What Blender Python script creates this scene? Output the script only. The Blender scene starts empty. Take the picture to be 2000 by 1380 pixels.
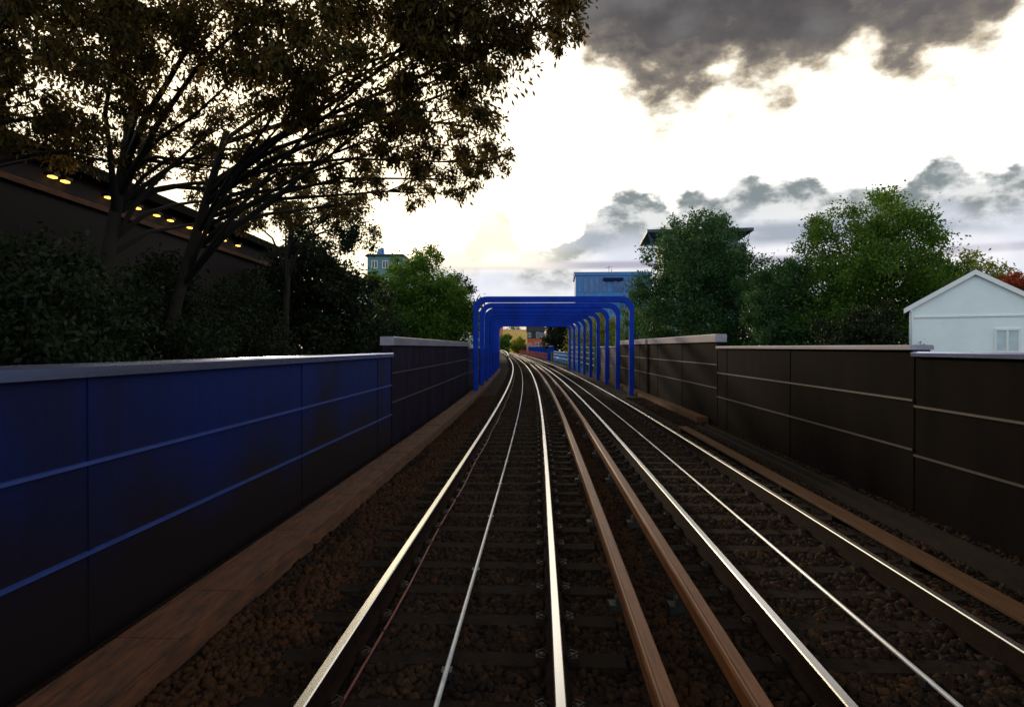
import bpy, bmesh, math, random
import numpy as np
from mathutils import Vector, Matrix
PI = math.pi
scene = bpy.context.scene
COL = scene.collection

# ------------------------------------------------------------------ camera
F = 1333.0; X0 = 1000.0; H0 = 678.0; CAMZ = 2.05      # photo pixels (2000 wide) and metres
cd = bpy.data.cameras.new("camera"); cam = bpy.data.objects.new("camera", cd); COL.objects.link(cam)
cam.location = (0, 0, CAMZ); cam.rotation_euler = (math.radians(90 - 0.516), 0, 0)
cd.lens = 24.0; cd.sensor_width = 36.0; cd.clip_start = 0.1; cd.clip_end = 6000
scene.camera = cam

# ------------------------------------------------------------------ light
SUN_AZ = math.radians(-20)      # from +Y, negative = left
SUN_EL = math.radians(13)
sd = bpy.data.lights.new("sun", 'SUN'); sun = bpy.data.objects.new("sun", sd); COL.objects.link(sun)
sd.energy = 1.5; sd.angle = math.radians(3); sd.color = (1.0, 0.80, 0.55)
sdir = Vector((math.sin(SUN_AZ) * math.cos(SUN_EL), math.cos(SUN_AZ) * math.cos(SUN_EL), math.sin(SUN_EL)))
sun.rotation_euler = sdir.to_track_quat('Z', 'Y').to_euler()

scene.view_settings.view_transform = 'Standard'
scene.view_settings.look = 'None'
scene.view_settings.gamma = 1.0
scene.view_settings.exposure = 0.0
scene.view_settings.use_curve_mapping = False

def ang(x, y):
    a = math.atan((x - X0) / F); e = math.atan((H0 - y) / math.hypot(F, x - X0)); return a, e

def build_world():
    w = bpy.data.worlds.new("World"); scene.world = w; w.use_nodes = True
    nt = w.node_tree; N = nt.nodes; L = nt.links
    for n in list(N): N.remove(n)
    def nd(t, **k):
        n = N.new(t)
        for a, b in k.items(): setattr(n, a, b)
        return n
    def M(op, a, b=None, c=None, clamp=False):
        n = nd('ShaderNodeMath', operation=op, use_clamp=clamp)
        for i, v in enumerate((a, b, c)):
            if v is None: continue
            if isinstance(v, (int, float)): n.inputs[i].default_value = v
            else: L.new(v, n.inputs[i])
        return n.outputs[0]
    def mix(fac, a, b):
        n = nd('ShaderNodeMix', data_type='RGBA')
        if isinstance(fac, (int, float)): n.inputs[0].default_value = fac
        else: L.new(fac, n.inputs[0])
        for i, v in ((6, a), (7, b)):
            if isinstance(v, tuple): n.inputs[i].default_value = (*v, 1)
            else: L.new(v, n.inputs[i])
        return n.outputs[2]
    def smooth(v, a, b):
        n = nd('ShaderNodeMapRange', interpolation_type='SMOOTHSTEP')
        L.new(v, n.inputs[0]); n.inputs[1].default_value = a; n.inputs[2].default_value = b
        return n.outputs[0]
    tc = nd('ShaderNodeTexCoord'); sp = nd('ShaderNodeSeparateXYZ'); L.new(tc.outputs['Generated'], sp.inputs[0])
    az = M('ARCTAN2', sp.outputs[0], sp.outputs[1]); el = M('ARCSINE', sp.outputs[2])
    cx = nd('ShaderNodeCombineXYZ'); L.new(az, cx.inputs[0]); L.new(M('MULTIPLY', el, 1.6), cx.inputs[1])
    def noise(scale, detail, rough, off, dist=0.0):
        mp = nd('ShaderNodeMapping'); mp.inputs['Location'].default_value = off
        L.new(cx.outputs[0], mp.inputs[0])
        n = nd('ShaderNodeTexNoise'); n.inputs['Scale'].default_value = scale
        n.inputs['Detail'].default_value = detail; n.inputs['Roughness'].default_value = rough
        n.inputs['Distortion'].default_value = dist
        L.new(mp.outputs[0], n.inputs['Vector']); return n.outputs[0]
    def curve(pts):
        fc = nd('ShaderNodeFloatCurve'); c = fc.mapping.curves[0]
        P = []
        for x, y in pts:
            a, e = ang(x, y); P.append(((a + 1.0) / 2.0, (e + 0.2) / 1.2))
        while len(c.points) < len(P): c.points.new(0.5, 0.5)
        for q, p in zip(c.points, sorted(P)): q.location = p
        fc.mapping.extend = 'HORIZONTAL'; fc.mapping.update()
        L.new(M('MULTIPLY_ADD', az, 0.5, 0.5), fc.inputs['Value'])
        return M('MULTIPLY_ADD', fc.outputs[0], 1.2, -0.2)
    n1 = noise(6.5, 6, 0.52, (3.1, 0.4, 0), 0.0)
    n2 = noise(19.0, 7, 0.56, (1.7, 2.9, 0), 0.0)
    n3 = noise(3.0, 5, 0.55, (5.3, 1.2, 0))
    sky = nd('ShaderNodeTexSky', sky_type='NISHITA'); sky.sun_disc = False
    sky.sun_elevation = SUN_EL; sky.sun_rotation = SUN_AZ
    sk = nd('ShaderNodeVectorMath', operation='SCALE'); L.new(sky.outputs[0], sk.inputs[0]); sk.inputs[3].default_value = 0.05
    # thin bright veil lit by the sun, low sky behind the camera raised as fill light
    sv = nd('ShaderNodeVectorMath', operation='DOT_PRODUCT'); L.new(tc.outputs['Generated'], sv.inputs[0])
    vd = Vector((math.sin(0.05), math.cos(0.05), 0.22)).normalized(); sv.inputs[1].default_value = vd
    g = smooth(sv.outputs['Value'], -0.1, 0.92)
    back_sky = mix(smooth(el, 0.25, 1.0), mix(n3, (1.10, 1.30, 1.42), (1.55, 1.72, 1.80)), mix(n3, (0.14, 0.16, 0.20), (0.34, 0.37, 0.42)))
    wv = nd('ShaderNodeVectorMath', operation='DOT_PRODUCT'); L.new(tc.outputs['Generated'], wv.inputs[0]); wv.inputs[1].default_value = sdir
    veil = mix(g, back_sky, mix(smooth(wv.outputs['Value'], 0.86, 0.985), (1.45, 1.40, 1.30), (1.9, 1.62, 1.12)))
    base = mix(0.90, sk.outputs[0], veil)
    # high dark cloud mass, upper right
    b1 = curve([(200, -330), (800, -300), (1080, -120), (1140, 60), (1175, 110), (1215, 165), (1270, 180), (1330, 170), (1420, 140), (1480, 165),
                (1530, 170), (1580, 125), (1640, 105), (1680, 75), (1740, 95), (1820, 80), (1900, 55), (1960, 20), (2000, -80), (2300, -160)])
    d1 = M('ADD', M('MULTIPLY', M('SUBTRACT', el, b1), 13.0), M('MULTIPLY', M('SUBTRACT', n1, 0.5), 2.0))
    d1 = M('ADD', d1, M('MULTIPLY', M('SUBTRACT', n2, 0.5), 2.2))
    r1 = nd('ShaderNodeValToRGB'); L.new(M('MULTIPLY_ADD', d1, 0.5, 0.35, True), r1.inputs[0])
    cr = r1.color_ramp; cr.elements[0].position = 0.0; cr.elements[0].color = (1.2, 1.16, 1.05, 1)
    cr.elements[1].position = 1.0; cr.elements[1].color = (0.085, 0.08, 0.085, 1)
    for p, c in ((0.22, (1.0, 0.93, 0.76)), (0.33, (0.55, 0.47, 0.36)), (0.42, (0.25, 0.22, 0.19)), (0.65, (0.12, 0.11, 0.11))):
        e = cr.elements.new(p); e.color = (*c, 1)
    front = smooth(sp.outputs[1], -0.1, 0.35)
    f1 = M('MULTIPLY', smooth(d1, -0.7, -0.1), front)
    dark_var = mix(smooth(n1, 0.42, 0.70), r1.outputs[0], (0.26, 0.245, 0.245))
    c1 = mix(M('MULTIPLY', smooth(d1, 0.2, 0.9), 0.55), r1.outputs[0], dark_var)
    base = mix(f1, base, c1)
    # low cumulus bank
    b2 = curve([(0, 560), (600, 560), (890, 485), (932, 452), (950, 408), (985, 408), (1003, 460), (1120, 472), (1150, 420), (1200, 385), (1260, 380), (1320, 400),
                (1345, 372), (1400, 372), (1450, 338), (1500, 350), (1550, 345), (1610, 358), (1680, 352), (1740, 368), (1800, 335), (1850, 300),
                (1900, 335), (2000, 315), (2200, 300)])
    d2 = M('ADD', M('MULTIPLY', M('SUBTRACT', b2, el), 40.0), M('MULTIPLY', M('SUBTRACT', n2, 0.5), 3.4))
    depth = M('SUBTRACT', b2, el)
    body = mix(smooth(n2, 0.40, 0.60), (0.82, 0.83, 0.82), (0.25, 0.29, 0.30))
    low = mix(smooth(depth, 0.03, 0.085), body, mix(smooth(n1, 0.35, 0.65), (0.74, 0.78, 0.88), (0.98, 0.97, 1.0)))
    # a long grey bar above the gantries, pale lavender underneath, then warm light at the horizon
    bar = M('MULTIPLY', smooth(el, ang(1100, 500)[1], ang(1100, 478)[1]), smooth(el, ang(1100, 440)[1], ang(1100, 462)[1]))
    bar2 = M('MULTIPLY', smooth(el, ang(1050, 530)[1], ang(1050, 522)[1]), smooth(el, ang(1050, 508)[1], ang(1050, 517)[1]))
    low = mix(M('MULTIPLY', bar2, smooth(n3, 0.30, 0.5)), low, (0.50, 0.48, 0.58))
    low = mix(M('MULTIPLY', bar, smooth(n1, 0.35, 0.55)), low, (0.40, 0.45, 0.52))
    low = mix(smooth(el, 0.07, 0.02), low, (1.05, 0.78, 0.62))
    f2 = M('MULTIPLY', M('MULTIPLY', smooth(d2, -0.1, 0.45), front), M('MAXIMUM', M('MULTIPLY_ADD', smooth(az, ang(1010, 0)[0], ang(1180, 0)[0]), 0.55, 0.45), smooth(el, ang(1000, 500)[1], ang(1000, 540)[1])))
    base = mix(f2, base, low)
    # ground side of the world
    base = mix(smooth(el, 0.0, -0.03), base, (0.04, 0.04, 0.035))
    bg = nd('ShaderNodeBackground'); L.new(base, bg.inputs[0]); bg.inputs[1].default_value = 1.0
    out = nd('ShaderNodeOutputWorld'); L.new(bg.outputs[0], out.inputs[0])
build_world()

# ------------------------------------------------------------------ materials
def mat(name, col, rough=0.7, metal=0.0, var=0.25, scale=6.0, bump=0.0, bscale=60.0, col2=None, stretch=(1, 1, 1), contrast=(0.35, 0.65), emit=0.0, coat=0.0, spec=0.5):
    m = bpy.data.materials.new(name); m.use_nodes = True
    nt = m.node_tree; N = nt.nodes; L = nt.links; b = N['Principled BSDF']
    tc = N.new('ShaderNodeTexCoord'); mp = N.new('ShaderNodeMapping'); mp.inputs['Scale'].default_value = stretch
    L.new(tc.outputs['Object'], mp.inputs[0])
    n = N.new('ShaderNodeTexNoise'); n.inputs['Scale'].default_value = scale; n.inputs['Detail'].default_value = 8; n.inputs['Roughness'].default_value = 0.65
    L.new(mp.outputs[0], n.inputs['Vector'])
    r = N.new('ShaderNodeMapRange'); L.new(n.outputs[0], r.inputs[0]); r.inputs[1].default_value = contrast[0]; r.inputs[2].default_value = contrast[1]
    mx = N.new('ShaderNodeMix'); mx.data_type = 'RGBA'; L.new(r.outputs[0], mx.inputs[0])
    c2 = col2 if col2 else tuple(c * (1 - var) for c in col)
    mx.inputs[6].default_value = (*col, 1); mx.inputs[7].default_value = (*c2, 1)
    L.new(mx.outputs[2], b.inputs['Base Color'])
    b.inputs['Roughness'].default_value = rough; b.inputs['Metallic'].default_value = metal
    b.inputs['Coat Weight'].default_value = coat; b.inputs['Specular IOR Level'].default_value = spec
    if bump:
        bn = N.new('ShaderNodeTexNoise'); bn.inputs['Scale'].default_value = bscale; bn.inputs['Detail'].default_value = 6
        L.new(mp.outputs[0], bn.inputs['Vector'])
        bp = N.new('ShaderNodeBump'); bp.inputs['Strength'].default_value = bump; bp.inputs['Distance'].default_value = 0.02
        L.new(bn.outputs[0], bp.inputs['Height']); L.new(bp.outputs[0], b.inputs['Normal'])
    if emit:
        b.inputs['Emission Color'].default_value = (*col, 1); b.inputs['Emission Strength'].default_value = emit
    return m

def ballast_mat():
    m = bpy.data.materials.new('ballast'); m.use_nodes = True
    nt = m.node_tree; N = nt.nodes; L = nt.links; b = N['Principled BSDF']
    tc = N.new('ShaderNodeTexCoord')
    v = N.new('ShaderNodeTexVoronoi'); v.inputs['Scale'].default_value = 22; L.new(tc.outputs['Object'], v.inputs['Vector'])
    n = N.new('ShaderNodeTexNoise'); n.inputs['Scale'].default_value = 1.3; n.inputs['Detail'].default_value = 6; L.new(tc.outputs['Object'], n.inputs['Vector'])
    r = N.new('ShaderNodeValToRGB'); L.new(v.outputs['Color'], r.inputs[0])
    e = r.color_ramp.elements; e[0].color = (0.005, 0.003, 0.002, 1); e[1].color = (0.026, 0.014, 0.007, 1)
    mx = N.new('ShaderNodeMix'); mx.data_type = 'RGBA'; mx.blend_type = 'MULTIPLY'; mx.inputs[0].default_value = 1.0
    r2 = N.new('ShaderNodeValToRGB'); L.new(n.outputs[0], r2.inputs[0]); e = r2.color_ramp.elements
    e[0].position = 0.38; e[0].color = (0.55, 0.5, 0.48, 1); e[1].position = 0.62; e[1].color = (1.1, 0.75, 0.5, 1)
    L.new(r.outputs[0], mx.inputs[6]); L.new(r2.outputs[0], mx.inputs[7]); L.new(mx.outputs[2], b.inputs['Base Color'])
    bp = N.new('ShaderNodeBump'); bp.inputs['Strength'].default_value = 1.0; bp.inputs['Distance'].default_value = 0.03; bp.invert = True
    L.new(v.outputs['Distance'], bp.inputs['Height']); L.new(bp.outputs[0], b.inputs['Normal'])
    b.inputs['Roughness'].default_value = 0.9; b.inputs['Specular IOR Level'].default_value = 0.2
    return m

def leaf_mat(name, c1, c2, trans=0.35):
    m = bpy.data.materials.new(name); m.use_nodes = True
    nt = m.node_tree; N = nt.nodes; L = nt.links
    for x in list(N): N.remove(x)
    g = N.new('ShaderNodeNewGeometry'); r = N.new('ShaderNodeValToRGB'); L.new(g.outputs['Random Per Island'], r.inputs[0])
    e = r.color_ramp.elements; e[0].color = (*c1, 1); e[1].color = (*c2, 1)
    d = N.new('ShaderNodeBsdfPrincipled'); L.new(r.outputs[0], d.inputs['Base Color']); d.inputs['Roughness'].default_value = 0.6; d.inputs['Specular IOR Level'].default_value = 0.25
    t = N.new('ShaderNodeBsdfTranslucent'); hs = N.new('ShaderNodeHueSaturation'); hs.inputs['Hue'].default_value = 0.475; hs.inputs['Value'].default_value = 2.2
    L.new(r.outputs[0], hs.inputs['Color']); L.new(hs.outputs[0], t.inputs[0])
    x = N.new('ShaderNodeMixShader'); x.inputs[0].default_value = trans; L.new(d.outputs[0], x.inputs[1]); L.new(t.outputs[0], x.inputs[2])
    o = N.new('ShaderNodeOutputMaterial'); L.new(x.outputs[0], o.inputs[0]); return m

def brick_mat(name, c1, c2, mortar, scale=4.0, rough=0.85):
    m = bpy.data.materials.new(name); m.use_nodes = True
    nt = m.node_tree; N = nt.nodes; L = nt.links; b = N['Principled BSDF']
    tc = N.new('ShaderNodeTexCoord'); sp = N.new('ShaderNodeSeparateXYZ'); L.new(tc.outputs['Object'], sp.inputs[0])
    ad = N.new('ShaderNodeMath'); ad.operation = 'ADD'; L.new(sp.outputs[0], ad.inputs[0]); L.new(sp.outputs[1], ad.inputs[1])
    cb = N.new('ShaderNodeCombineXYZ'); L.new(ad.outputs[0], cb.inputs[0]); L.new(sp.outputs[2], cb.inputs[1])
    k = N.new('ShaderNodeTexBrick'); k.inputs['Scale'].default_value = scale; L.new(cb.outputs[0], k.inputs['Vector'])
    k.inputs['Color1'].default_value = (*c1, 1); k.inputs['Color2'].default_value = (*c2, 1); k.inputs['Mortar'].default_value = (*mortar, 1)
    k.inputs['Mortar Size'].default_value = 0.012
    n = N.new('ShaderNodeTexNoise'); n.inputs['Scale'].default_value = 0.9; n.inputs['Detail'].default_value = 6; L.new(tc.outputs['Object'], n.inputs['Vector'])
    mr = N.new('ShaderNodeMapRange'); L.new(n.outputs[0], mr.inputs[0]); mr.inputs[3].default_value = 0.55; mr.inputs[4].default_value = 1.3
    mx = N.new('ShaderNodeVectorMath'); mx.operation = 'SCALE'; L.new(k.outputs[0], mx.inputs[0]); L.new(mr.outputs[0], mx.inputs[3])
    L.new(mx.outputs[0], b.inputs['Base Color']); b.inputs['Roughness'].default_value = rough
    return m

MT = dict(
    ballast=ballast_mat(),
    stone=mat('stone', (0.034, 0.018, 0.009), 0.9, col2=(0.010, 0.006, 0.004), scale=3.0, bump=0.3, spec=0.12),
    stonerust=mat('rusty_stone', (0.065, 0.027, 0.011), 0.9, col2=(0.03, 0.014, 0.007), scale=3.0, bump=0.3, spec=0.1),
    earth=mat('earth', (0.022, 0.036, 0.010), 1.0, col2=(0.045, 0.034, 0.018), scale=0.3, spec=0.0),
    asphalt=mat('asphalt', (0.05, 0.05, 0.05), 0.85, scale=8, bump=0.2),
    deck=mat('deck_concrete', (0.024, 0.017, 0.012), 0.85, col2=(0.012, 0.009, 0.007), scale=1.5, bump=0.2, spec=0.1),
    railtop=mat('polished_steel', (0.95, 0.94, 0.92), 0.24, 1.0, col2=(0.86, 0.84, 0.81), scale=5, stretch=(1, 0.05, 1)),
    railrust=mat('rusty_steel', (0.022, 0.008, 0.004), 0.85, 0.0, col2=(0.008, 0.004, 0.003), scale=9, bump=0.2, spec=0.08),
    sleeper=mat('sleeper_concrete', (0.020, 0.011, 0.006), 0.9, col2=(0.009, 0.005, 0.003), scale=7, bump=0.35, spec=0.1),
    clip=mat('spring_steel', (0.03, 0.018, 0.012), 0.55, 0.5),
    wire=mat('loop_cable_sheath', (0.62, 0.62, 0.64), 0.28, col2=(0.42, 0.42, 0.44), scale=9, coat=0.5),
    redwire=mat('red_cable_sheath', (0.16, 0.025, 0.018), 0.5, scale=6),
    cover=mat('brown_cover', (0.26, 0.098, 0.034), 0.42, col2=(0.15, 0.054, 0.020), scale=5, stretch=(6, 0.5, 6), bump=0.05, spec=0.22),
    black=mat('black_insulator', (0.012, 0.012, 0.012), 0.5),
    trough=mat('stained_trough_lid', (0.160, 0.052, 0.015), 0.8, col2=(0.045, 0.018, 0.008), scale=4, stretch=(4, 0.6, 4), bump=0.25),
    board=mat('brown_board', (0.13, 0.062, 0.028), 0.75, col2=(0.08, 0.038, 0.018), scale=4, stretch=(5, 0.5, 5), bump=0.1, spec=0.1),
    wallblue=mat('navy_panel_paint', (0.002, 0.011, 0.085), 0.6, col2=(0.007, 0.006, 0.016), scale=1.1, stretch=(1, .8, 0.25), contrast=(0.42, 0.75), bump=0.08, bscale=30, spec=0.1),
    walldark=mat('dark_panel_paint', (0.011, 0.0072, 0.0062), 0.8, col2=(0.005, 0.0036, 0.0032), scale=1.6, stretch=(1, 1.0, 0.22), bump=0.1, bscale=25, spec=0.02),
    wallpurple=mat('dusky_panel_paint', (0.016, 0.012, 0.028), 0.7, col2=(0.008, 0.005, 0.006), scale=1.6, stretch=(1, 1.0, 0.22), bump=0.1, bscale=25, spec=0.04),
    copeblue=mat('blue_coping_metal', (0.60, 0.68, 0.98), 0.2, 0.95, col2=(0.35, 0.43, 0.88), scale=2, stretch=(1, 0.2, 1)),
    copegrey=mat('grey_coping_metal', (0.26, 0.24, 0.29), 0.4, 0.3, col2=(0.17, 0.15, 0.18), scale=2, stretch=(1, 0.2, 1)),
    seamblue=mat('blue_seam_rail', (0.05, 0.09, 0.34), 0.35, 0.3, scale=3),
    seamgrey=mat('grey_seam_rail', (0.045, 0.034, 0.031), 0.5, 0.1, scale=3),
    blue=mat('gantry_blue_paint', (0.0015, 0.034, 0.38), 0.6, col2=(0.003, 0.020, 0.21), scale=1.7, contrast=(0.4, 0.75), bump=0.06, spec=0.12),
    bluepale=mat('pale_blue_cladding', (0.025, 0.18, 0.48), 0.4, scale=1),
    bluepane=mat('blue_glazing', (0.03, 0.14, 0.38), 0.15, scale=0.6, var=0.5),
    glass=mat('window_glass', (0.05, 0.06, 0.07), 0.12, scale=1),
    teal=mat('teal_cladding', (0.09, 0.20, 0.22), 0.5, scale=1),
    tealdark=mat('dark_teal_fascia', (0.02, 0.05, 0.07), 0.5, scale=1),
    white=mat('white_render', (0.84, 0.90, 0.92), 0.8, col2=(0.74, 0.81, 0.84), scale=0.8, bump=0.05),
    whitewood=mat('white_trim', (0.8, 0.8, 0.8), 0.5, var=0.1),
    slate=mat('slate', (0.04, 0.04, 0.044), 0.8, scale=3, bump=0.3, spec=0.15),
    feltroof=mat('dark_roof_felt', (0.012, 0.010, 0.009), 0.9, scale=3, spec=0.05),
    brick=brick_mat('dark_red_brick', (0.018, 0.006, 0.004), (0.010, 0.004, 0.003), (0.010, 0.008, 0.006)),
    redbrick=brick_mat('red_brick', (0.50, 0.085, 0.03), (0.40, 0.07, 0.028), (0.35, 0.2, 0.14)),
    yellow=brick_mat('yellow_brick', (0.92, 0.58, 0.13), (0.86, 0.52, 0.12), (0.5, 0.4, 0.25)),
    orange=brick_mat('orange_brick', (0.50, 0.19, 0.06), (0.42, 0.15, 0.05), (0.4, 0.3, 0.2)),
    cream=mat('cream_render', (0.62, 0.55, 0.45), 0.8, scale=1),
    matteblue=mat('matte_blue_paint', (0.004, 0.03, 0.22), 0.9, scale=2, spec=0.0),
    palepane=mat('pale_blind', (0.55, 0.66, 0.70), 0.3, var=0.3, scale=2),
    fence=mat('rusty_fence_paint', (0.42, 0.11, 0.035), 0.8, scale=5, spec=0.0),
    bark=mat('bark', (0.016, 0.010, 0.006), 0.95, col2=(0.006, 0.004, 0.003), scale=9, stretch=(1, 1, 0.25), bump=0.8, bscale=18),
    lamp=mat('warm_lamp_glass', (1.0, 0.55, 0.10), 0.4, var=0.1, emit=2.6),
    globe=mat('white_globe', (0.8, 0.8, 0.8), 0.3, var=0.05),
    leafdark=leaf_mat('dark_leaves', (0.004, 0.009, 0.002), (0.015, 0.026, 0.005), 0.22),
    leafcanopy=leaf_mat('canopy_leaves', (0.014, 0.014, 0.004), (0.120, 0.085, 0.014), 0.48),
    leafgreen=leaf_mat('green_leaves', (0.012, 0.055, 0.006), (0.085, 0.165, 0.014), 0.42),
    leafcool=leaf_mat('cool_green_leaves', (0.010, 0.042, 0.016), (0.045, 0.110, 0.026), 0.36),
    leafyellow=leaf_mat('yellow_green_leaves', (0.08, 0.12, 0.012), (0.19, 0.20, 0.02), 0.4),
    leafred=leaf_mat('copper_leaves', (0.14, 0.035, 0.010), (0.28, 0.07, 0.015), 0.35),
)

def base_tint(m, z0, z1, low_col):  # blends to dark brown towards the wall base, edge broken by noise
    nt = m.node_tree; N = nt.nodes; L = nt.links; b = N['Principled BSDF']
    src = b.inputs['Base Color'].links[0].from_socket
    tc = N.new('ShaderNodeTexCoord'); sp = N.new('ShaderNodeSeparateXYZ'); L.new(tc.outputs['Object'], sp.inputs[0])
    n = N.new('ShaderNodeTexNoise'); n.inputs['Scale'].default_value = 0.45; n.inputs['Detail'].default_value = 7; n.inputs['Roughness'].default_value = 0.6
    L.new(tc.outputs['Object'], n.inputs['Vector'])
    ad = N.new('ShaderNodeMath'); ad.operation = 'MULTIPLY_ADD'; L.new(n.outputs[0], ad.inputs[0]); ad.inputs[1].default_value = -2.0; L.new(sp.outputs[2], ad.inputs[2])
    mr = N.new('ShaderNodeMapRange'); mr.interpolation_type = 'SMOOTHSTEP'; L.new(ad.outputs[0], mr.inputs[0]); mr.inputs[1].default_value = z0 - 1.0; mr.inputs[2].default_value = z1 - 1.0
    mx = N.new('ShaderNodeMix'); mx.data_type = 'RGBA'; L.new(mr.outputs[0], mx.inputs[0]); mx.inputs[6].default_value = (*low_col, 1); L.new(src, mx.inputs[7])
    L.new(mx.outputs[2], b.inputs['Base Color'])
base_tint(MT['wallblue'], 4.0, 5.5, (0.012, 0.0075, 0.008))

# ------------------------------------------------------------------ helpers
def tag(o, label=None, cat=None, group=None, kind=None):
    if label: o['label'] = label
    if cat: o['category'] = cat
    if group: o['group'] = group
    if kind: o['kind'] = kind
    return o
def empty(name, loc=(0, 0, 0), rz=0.0):
    o = bpy.data.objects.new(name, None); COL.objects.link(o); o.location = loc; o.rotation_euler = (0, 0, rz); return o
class MB:
    def __init__(s): s.v = []; s.f = []; s.m = []
    def add(s, vs, fs, mi=0):
        b = len(s.v); s.v.extend([tuple(v) for v in vs]); s.f.extend([tuple(b + i for i in f) for f in fs]); s.m.extend([mi] * len(fs)); return s
    def box(s, x0, x1, y0, y1, z0, z1, mi=0):
        return s.add([(x0, y0, z0), (x1, y0, z0), (x1, y1, z0), (x0, y1, z0), (x0, y0, z1), (x1, y0, z1), (x1, y1, z1), (x0, y1, z1)],
                     [(0, 3, 2, 1), (4, 5, 6, 7), (0, 1, 5, 4), (1, 2, 6, 5), (2, 3, 7, 6), (3, 0, 4, 7)], mi)
    def obox(s, c, sx, sy, sz, a=0.0, mi=0):       # box centred on c, turned by a about Z
        ca, sa = math.cos(a), math.sin(a); vs = []
        for z in (-sz / 2, sz / 2):
            for x, y in ((-sx / 2, -sy / 2), (sx / 2, -sy / 2), (sx / 2, sy / 2), (-sx / 2, sy / 2)):
                vs.append((c[0] + x * ca - y * sa, c[1] + x * sa + y * ca, c[2] + z))
        return s.add(vs, [(0, 3, 2, 1), (4, 5, 6, 7), (0, 1, 5, 4), (1, 2, 6, 5), (2, 3, 7, 6), (3, 0, 4, 7)], mi)
    def tube(s, pts, rad, n=8, mi=0):
        pts = [Vector(p) for p in pts]; rad = rad if isinstance(rad, (list, tuple)) else [rad] * len(pts)
        vs = []; fs = []; up = Vector((0.31, 0.13, 0.94)).normalized()
        for i, p in enumerate(pts):
            t = (pts[min(i + 1, len(pts) - 1)] - pts[max(i - 1, 0)]).normalized()
            a = t.cross(up)
            if a.length < 0.1: a = t.cross(Vector((1, 0, 0)))
            a.normalize(); b = a.cross(t)
            for k in range(n):
                q = 2 * PI * k / n; vs.append(p + (a * math.cos(q) + b * math.sin(q)) * rad[i])
        for i in range(len(pts) - 1):
            for k in range(n):
                k2 = (k + 1) % n; fs.append((i * n + k, i * n + k2, (i + 1) * n + k2, (i + 1) * n + k))
        fs.append(tuple(range(n))[::-1]); fs.append(tuple(range((len(pts) - 1) * n, len(pts) * n)))
        return s.add(vs, fs, mi)
    def build(s, name, mats, parent=None, smooth=False):
        me = bpy.data.meshes.new(name); me.from_pydata(s.v, [], s.f)
        if not isinstance(mats, (list, tuple)): mats = [mats]
        for m in mats: me.materials.append(m)
        if len(mats) > 1: me.polygons.foreach_set('material_index', s.m)
        bm = bmesh.new(); bm.from_mesh(me); bmesh.ops.recalc_face_normals(bm, faces=bm.faces); bm.to_mesh(me); bm.free()
        if smooth:
            me.polygons.foreach_set('use_smooth', [True] * len(me.polygons))
        me.update()
        o = bpy.data.objects.new(name, me); COL.objects.link(o)
        if parent: o.parent = parent
        return o
def attach(o, t, inv):
    o.data.transform(Matrix.Translation(inv)); o.parent = t; return o
def bevel(o, w=0.01, seg=2):
    b = o.modifiers.new('bevel', 'BEVEL'); b.width = w; b.segments = seg; b.limit_method = 'ANGLE'; return o

# alignment of the left track's centreline (world Y -> X), measured from the photograph
CP = [(-30, -2.05), (-10, -1.06), (0, -0.63), (3.9, -0.47), (8, -0.30), (14.9, -0.03), (22, 0.21), (31.4, 0.46), (43, 0.68), (57.5, 0.83), (72, 0.86), (85, 0.80), (110, 0.53),
      (130, 0.22), (180, -0.75), (230, -2.1), (300, -4.9), (400, -10.5), (520, -19.5)]
def _interp(Y):
    ys = [p[0] for p in CP]; n = len(CP); i = 0
    while i < n - 2 and Y > ys[i + 1]: i += 1
    def m(j):
        if j == 0: return (CP[1][1] - CP[0][1]) / (CP[1][0] - CP[0][0])
        if j == n - 1: return (CP[-1][1] - CP[-2][1]) / (CP[-1][0] - CP[-2][0])
        return (CP[j + 1][1] - CP[j - 1][1]) / (CP[j + 1][0] - CP[j - 1][0])
    h = ys[i + 1] - ys[i]; t = (Y - ys[i]) / h
    a, b = CP[i][1], CP[i + 1][1]
    return (2 * t**3 - 3 * t**2 + 1) * a + (t**3 - 2 * t**2 + t) * h * m(i) + (-2 * t**3 + 3 * t**2) * b + (t**3 - t**2) * h * m(i + 1)
# smooth the table so rails bend evenly
_g = np.arange(-30, 521, 1.0); _c = np.array([_interp(y) for y in _g])
for _ in range(3):
    k = np.hanning(15); k /= k.sum(); pad = np.concatenate([_c[0] - (_c[1] - _c[0]) * np.arange(7, 0, -1), _c, _c[-1] + (_c[-1] - _c[-2]) * np.arange(1, 8)]); _c = np.convolve(pad, k, 'valid')
def cx(Y): return float(np.interp(Y, _g, _c))
def head(Y): return (cx(Y + 1) - cx(Y - 1)) / 2.0
def P(Y, off, z=0.0):
    s = head(Y); l = math.hypot(1, s); return Vector((cx(Y) + off / l, Y - off * s / l, z))
def ysteps(a, b):
    out = [a]; y = a
    while y < b - 1e-6:
        y += max(1.0, min(6.0, abs(y) / 18)); out.append(min(y, b))
    if len(out) > 2 and out[-1] - out[-2] < 0.4: out.pop(-2)
    return out
def sweep(mb, prof, a, b, mi=0, closed=True, cap=True):
    ys = ysteps(a, b); n = len(prof); vs = []; fs = []
    for y in ys:
        for off, z in prof: vs.append(P(y, off, z))
    for i in range(len(ys) - 1):
        for k in range(n if closed else n - 1):
            k2 = (k + 1) % n; fs.append((i * n + k, i * n + k2, (i + 1) * n + k2, (i + 1) * n + k))
    if closed and cap:
        fs.append(tuple(range(n))); fs.append(tuple(range((len(ys) - 1) * n, len(ys) * n))[::-1])
    mb.add(vs, fs, mi); return mb
def rect(o0, o1, z0, z1): return [(o0, z0), (o1, z0), (o1, z1), (o0, z1)]
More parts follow.
